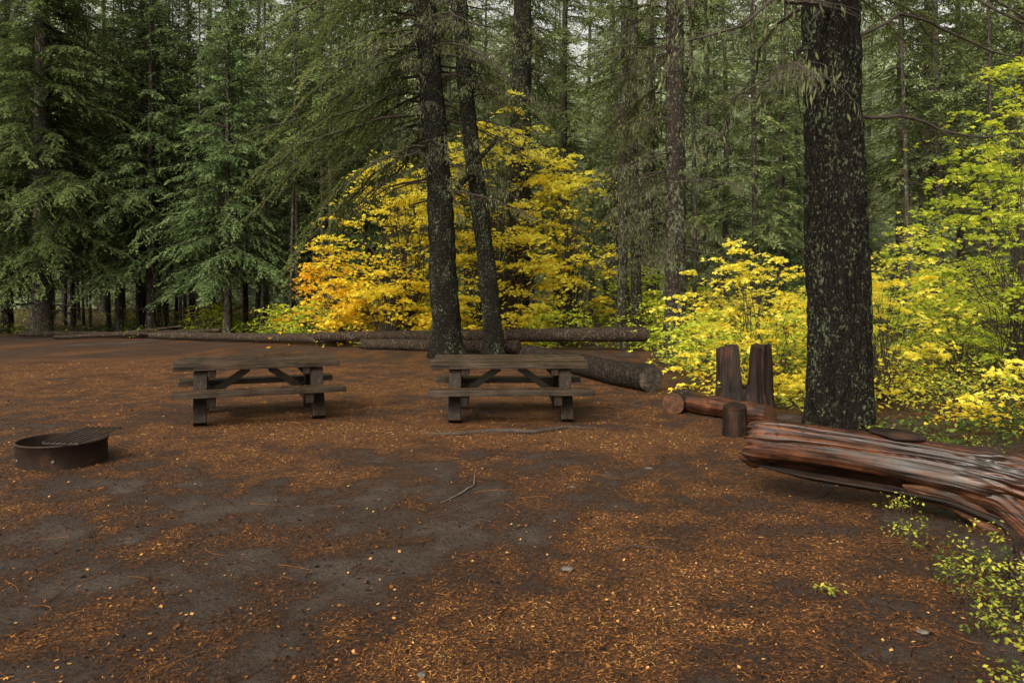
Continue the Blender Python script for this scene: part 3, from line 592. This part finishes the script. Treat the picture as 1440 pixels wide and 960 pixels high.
put_log('log_segment', 'small sawn log round lying on its side', (2.30, 10.15, .14), (2.55, 10.55, .14), .155, .155, [M_logbark, M_end], 8, m=12)
put_log('dead_branch', 'thin dark dead branch fallen on log pile', (-16.0, 28, .15), (-12.6, 27.2, .5), .04, .03, [M_logbark, M_end], 9)
b = logmesh(.37, .145, .135, 12, m=12, amp=.1); o = link('chopping_block', b.mesh('chopping_block', [M_darkwood, M_darkwood], True), loc=(2.66, 8.5, -.01), rot=(0, -PI/2, .0)); tag(o, 'small upright dark chopping block beside reddish log', 'stump')
b = logmesh(.24, .09, .075, 14, m=12, amp=.12); o = link('small_stump', b.mesh('small_stump', [M_logbark, M_darkwood], True), loc=(2.98, 4.12, -.01), rot=(0, -PI/2, .0)); tag(o, 'small dark rotten stump among seedlings', 'stump')
th = np.linspace(0, 2*PI, 96, endpoint=False); b = MB(); rings = []
rb = np.array([.365*(1+.22*(fbm(np.cos(t)*2+3, np.sin(t)*2+3, 4, 4)-.5)*2) for t in th]); bx = rb*np.cos(th); by = rb*.62*np.sin(th)
def hs_(x, y):
    a = np.where(x < 0, .90+.10*vn(x*14, y*14, 2), .92+.10*vn(x*14, y*14, 8))
    nt_ = np.clip((np.abs(x-.01-.06*y)-.035-.03*vn(y*9, y*0, 3))/.045, 0, 1)
    low = .30+.5*np.abs(x)*1.5+.12*vn(x*20, y*20, 1)
    return np.where(nt_ >= 1, a, low+(a-low)*nt_)
nz = 30
for q in np.linspace(0, 1, nz):
    f = 1+.16*(1-q)**3; hz = hs_(bx, by); g_ = 1+.10*(fbm(th*7, q*1.5+0*th, 3, 3)-.5)*2
    rings.append(np.stack([bx*f*g_, by*f*g_, hz*q-.03], -1))
for q in np.linspace(.96, .02, 30):
    x_, y_ = bx*q, by*q; rings.append(np.stack([x_, y_, hs_(x_, y_)-.03], -1))
V = np.concatenate(rings); n = 96; i = np.arange(len(rings)-1)[:, None]*n; j = np.arange(n)[None, :]; kk = (j+1) % n
b.add(V, np.stack([i+j, i+kk, i+n+kk, i+n+j], -1).reshape(-1, 4))
o = link('tree_stump', b.mesh('tree_stump', [M_stump], False), loc=(3.38, 10.35, 0), rot=(0, 0, -.2)); tag(o, 'upright dark red stump split by deep notch', 'stump')

# big split log
p0 = Vector((2.02, 6.05, .42)); p1 = Vector((4.9, 4.55, .06)); d = p1-p0; L = d.length
e = link('split_log', None, loc=p0); e.rotation_euler = d.to_track_quat('X', 'Z').to_euler(); tag(e, 'large barkless split log, wet reddish brown, hollow underneath', 'log')
n, m_ = 200, 260; s = np.linspace(0, 1, m_); th = np.linspace(0, 2*PI, n, endpoint=False)
S_, T_ = np.meshgrid(s, th, indexing='ij'); xx = L*S_
rad = .205+.03*S_-.04*np.exp(-S_*L/.05)
def sm(a, b_, v): q = np.clip((v-a)/(b_-a), 0, 1); return q*q*(3-2*q)
tw_ = T_+.25*np.sin(xx*.9)
gro = fbm(np.cos(tw_)*4+9, np.sin(tw_)*4+xx*.45, 2, 5)-.5; lrg = fbm(np.cos(T_)*1.1+4, np.sin(T_)*1.1+xx*1.0, 6, 2)-.5
fl = sm(1.35, 2.1, xx)
jag = np.abs(fbm(T_*2.2+3, xx*1.6, 8, 4)-.5)*2
rad = rad*(1+(.19+.35*fl)*gro+.25*lrg)*(1+fl*(.05+1.1*jag))
def wrapd(a): return np.angle(np.exp(1j*a))
crk = 0
for (t0, am, fr, ph, wd) in [(1.9, .16, 1.3, 0, .035), (2.6, .15, 2., 1, .03), (-2.8, .15, 1.1, 1, .04), (2.25, .1, 1.7, 2, .02)]:
    crk = crk+np.exp(-(wrapd(T_-(t0+am*np.sin(xx*fr+ph)+.15*(fbm(xx*3, 0*xx, int(t0*7)+30, 3)-.5)))/wd)**2)*sm(.35, .6, vn(xx*1.3, 0*xx, int(abs(t0)*10)))
rad = rad*(1-.20*crk)
cy = np.cos(T_); cz = np.sin(T_)
hol = np.exp(-(wrapd(T_-(-PI/2-.50))/.56)**4)*np.clip((S_-.02)*9, 0, 1)
rad = rad*(1-.74*hol)
endr = .18*(fbm(np.cos(T_)*4+4, np.sin(T_)*4+4, 9, 4)-.5)*np.exp(-xx/.1)
zo = .075*np.sin(PI*np.clip(xx/2.4, 0, 1))
V = np.stack([xx-endr, rad*cy, rad*cz+zo], -1).reshape(-1, 3)
i = np.arange(m_-1)[:, None]*n; j = np.arange(n)[None, :]; kk = (j+1) % n
b = MB(); b.add(V, np.stack([i+j, i+n+j, i+n+kk, i+kk], -1).reshape(-1, 4))
for e_ in (0, m_-1):
    ring = V[e_*n:(e_+1)*n]; c = ring.mean(0); VV = np.concatenate([c+(ring-c)*q for q in (1, .8, .5, .2, .002)]); i2 = np.arange(4)[:, None]*n
    b.add(VV, np.stack([i2+j, i2+kk, i2+n+kk, i2+n+j], -1).reshape(-1, 4))
link('log_shell', b.mesh('log_shell', [M_red], True), e)
def slab(pts, w, t, mat, name, seed, tw=0., pw=7, am=.35):
    m = 80; s = np.linspace(0, 1, m); q = np.array(pts, float); u = np.linspace(0, 1, len(q))
    P = np.stack([np.interp(s, u, q[:, c]) for c in range(3)], -1)
    for _ in range(10): P[1:-1] = (P[:-2]+P[1:-1]*2+P[2:])/4
    rn = lambda qq, th_: (1/np.sqrt((np.cos(th_+tw)/(w/t))**2+np.sin(th_+tw)**2))*(1+am*(fbm(np.cos(th_)*3+seed, qq*2+np.sin(th_)*3, seed, 4)-.5)*2)*np.clip(np.minimum(qq*5+.1, (1-qq)*pw+.1), 0, 1)
    b = MB(); V, F = tube(P, np.full(m, t), 64, rn); b.add(V, F); return link(name, b.mesh(name, [mat], True), e)
slab([(-.04, -.06, -.15), (.5, -.09, -.14), (1.0, -.12, -.11), (1.45, -.17, -.09), (1.8, -.22, -.15), (2.0, -.28, -.34)], .10, .028, M_darkwood, 'under_slab', 3, am=.5)
H_ = PI/2
slab([(1.15, -.16, -.05), (1.5, -.19, -.08), (1.75, -.23, -.20), (1.88, -.26, -.42)], .065, .022, M_tan, 'splinter', 5, H_+.2, 3, .5)
slab([(1.35, -.16, .04), (1.75, -.20, -.01), (1.95, -.25, -.16), (2.04, -.28, -.42)], .10, .030, M_red, 'splinter', 8, H_-.1, 3, .5)
slab([(1.55, -.15, .08), (1.95, -.21, .03), (2.18, -.27, -.14), (2.28, -.31, -.40)], .11, .035, M_tan, 'splinter', 9, H_+.1, 3, .5)
slab([(1.70, -.02, -.12), (2.1, -.06, -.14), (2.8, -.08, -.10), (3.1, -.1, -.1)], .2, .14, M_darkwood, 'under_slab', 11, am=.5)
b = MB(); V, F = blob(.15, 24, 11, .20, 4); V[:, 0] *= 1.2; b.add(V, F); o = link('bark_slab', b.mesh('bark_slab', [M_darkwood], True), loc=(3.0, 5.55, .60), rot=(.1, .10, -.4)); tag(o, 'flat piece of dark bark resting on split log', 'bark')

def rootm(name, label, pts, r, mat=M_logbark):
    s = np.linspace(0, 1, 40); q = np.array(pts, float); u = np.linspace(0, 1, len(q)); P = np.stack([np.interp(s, u, q[:, c]) for c in range(3)], -1)
    P[:, 1] += .03*(vn(s*7, 0*s, 3)-.5); P[:, 2] += .02*(vn(s*9, 0*s, 5)-.5)
    x0 = P[0].copy(); b = MB(); b.add(*tube(P-x0, r*(.25+.75*np.sin(PI*np.clip(s*.9+.05, 0, 1))), 8, lambda a, t: 1+.3*(fbm(t, a*12, 3, 3)-.5)*2))
    o = link(name, b.mesh(name, [mat], True), loc=x0); tag(o, label, 'root' if 'root' in name else 'stick')
rootm('tree_root', 'greyish exposed root snaking across the dirt', [(-1.3, 8.75, -.01), (-.7, 8.55, .015), (-.2, 8.75, .015), (.25, 8.65, .02), (.7, 8.95, .02), (1.15, 9.0, -.01)], .030, M_root)
rootm('fallen_stick', 'thin curved stick lying on dirt', [(-.58, 5.7, .015), (-.42, 5.95, .03), (-.33, 6.2, .03), (-.35, 6.7, .015)], .008, M_stone)
rootm('fallen_stick', 'short pale stick lying on dirt', [(.6, 4.6, .01), (.8, 4.72, .02), (1.0, 4.7, .01)], .005, M_root)

# ------------------------------------------------------------------ picnic tables
def boxes(name, items, mat, bev=.006, seed=0):
    bm = bmesh.new(); rd = random.Random(seed)
    for (c, s, rot) in items:
        M = Matrix.Translation(c) @ rot.to_4x4() @ Matrix.Diagonal((*s, 1))
        r_ = bmesh.ops.create_cube(bm, size=1, matrix=M)
    bmesh.ops.bevel(bm, geom=bm.edges[:], offset=bev, segments=2, affect='EDGES', profile=.6)
    me = bpy.data.meshes.new(name); bm.to_mesh(me); bm.free(); me.materials.append(mat); return me
I3 = Matrix.Identity(3)
def rotx(a): return Matrix.Rotation(a, 3, 'X')
rd = random.Random(3); parts = []
L_ = 2.12
parts.append(('tabletop', boxes('tabletop', [((rd.uniform(-.02, .02), -.35+.195*k, .735+.008*k+rd.uniform(-.006, .006)), (L_+rd.uniform(-.04, .04), .178, .076), rotx(.03+rd.uniform(-.02, .02))) for k in range(5)], M_table)))
for sg in (-1, 1):
    parts.append(('bench', boxes('bench', [((rd.uniform(-.02, .02), sg*(.62+.15*k), .425+rd.uniform(-.004, .004)), (L_+.02, .142, .076), rotx(rd.uniform(-.02, .02))) for k in range(2)], M_table)))
for x in (-.74, .74):
    for sg in (-1, 1):
        ang_ = math.atan2(.34, .70)
        c = Vector((x, sg*.44, .335))
        parts.append(('leg', boxes('leg', [(c, (.165, .17, .70), rotx(sg*ang_*1.0))], M_tableleg, .010)))
    xo = x-math.copysign(.136, x)
    parts.append(('support_beam', boxes('support_beam', [((xo, 0, .320), (.10, 1.62, .13), I3)], M_tableleg, .008)))
    parts.append(('top_cleat', boxes('top_cleat', [((xo, 0.02, .648), (.10, .86, .10), I3)], M_tableleg, .008)))
    a = Vector((xo-math.copysign(.03, x), 0, .36)); c_ = Vector((math.copysign(.14, x), 0, .67)); dv = c_-a
    rot = Matrix.Rotation(-math.atan2(dv.z, dv.x), 3, 'Y')
    parts.append(('brace', boxes('brace', [((a+c_)/2, (dv.length, .09, .09), rot)], M_table, .006)))
for q, (x, y, rz, lab) in enumerate([(-3.54, 9.95, math.radians(22), 'dark weathered timber picnic table on dirt, turned slightly'), (-.04, 9.95, math.radians(2.5), 'dark weathered timber picnic table beside exposed tree root')]):
    e = link('picnic_table', None, loc=(x, y, 0), rot=(0, 0, rz)); e.empty_display_size = .4
    for nme, me in parts: link(nme, me, e)
    tag(e, lab, 'table', 'picnic tables on the campsite')
    n = 1100; b = MB(); X_ = R.uniform(-1.05, 1.05, n); Y_ = R.uniform(-.42, .50, n); Z_ = .781+.04*(Y_+.35)
    bn = R.random(n) < .35; Y_[bn] = np.where(R.random(bn.sum()) < .5, -1, 1)*R.uniform(.56, .83, bn.sum()); Z_[bn] = .470
    a = R.random(n)*2*PI; D = np.stack([np.cos(a), np.sin(a), 0*a], -1); S = np.stack([-np.sin(a), np.cos(a), R.normal(0, .2, n)], -1)
    b.add(*leaves(np.stack([X_, Y_, Z_], -1), D, S, R.uniform(.015, .05, n), R.uniform(.002, .007, n)), 0, R.random(n)*.9)
    o = link('table_litter', b.mesh('table_litter', [M_lit]), loc=(x, y, 0), rot=(0, 0, rz)); o['kind'] = 'stuff'; tag(o, 'fallen needles and leaf bits on picnic table boards', 'needles')

# ------------------------------------------------------------------ fire ring
e = link('fire_ring', None, loc=(-4.55, 7.20, 0)); tag(e, 'low rusty steel fire ring with grill grate, on dirt', 'fire pit')
def lathe(prof, n=64):
    th = np.linspace(0, 2*PI, n, endpoint=False); V = np.concatenate([np.stack([r*np.cos(th), r*np.sin(th), z+0*th], -1) for r, z in prof])
    m = len(prof); i = np.arange(m-1)[:, None]*n; j = np.arange(n)[None, :]; k = (j+1) % n
    return V, np.stack([i+j, i+k, i+n+k, i+n+j], -1).reshape(-1, 4)
RR = .40; Q_ = -.02
b = MB(); b.add(*lathe([(RR, -.05), (RR, .235+Q_), (RR+.010, .238+Q_), (RR+.010, .250+Q_), (RR, .253+Q_), (RR-.010, .253+Q_), (RR-.012, .24+Q_), (RR-.012, -.05)])); link('ring_wall', b.mesh('ring_wall', [M_rust], True), e)
b = MB(); b.add(*lathe([(RR-.01, .03), (.3, .045), (.15, .05), (.002, .06)], 40)); link('ash_bed', b.mesh('ash_bed', [M_ash], True), e)
its = []
for k in range(7): its.append(((.09+k*.066, 0, .282+Q_), (.013, .56, .012), I3))
for y in (-.27, .27): its.append(((.288, y, .268+Q_), (.42, .018, .012), I3))
g_ = link('grate', boxes('grate', its, M_grate, .002), e, rot=(.09, -.03, -.22), loc=(-.01, 0, .02))
V, F = lathe([(.016, 0), (.016, .006), (.010, .010), (.001, .011)], 16); b = MB(); b.add(V, F); bme = b.mesh('bolt', [M_stone], True)
for a_ in (-2.2, -1.2): link('bolt', bme, e, loc=((RR+.001)*math.cos(a_), (RR+.001)*math.sin(a_), .08), rot=(PI/2, 0, a_+PI/2))
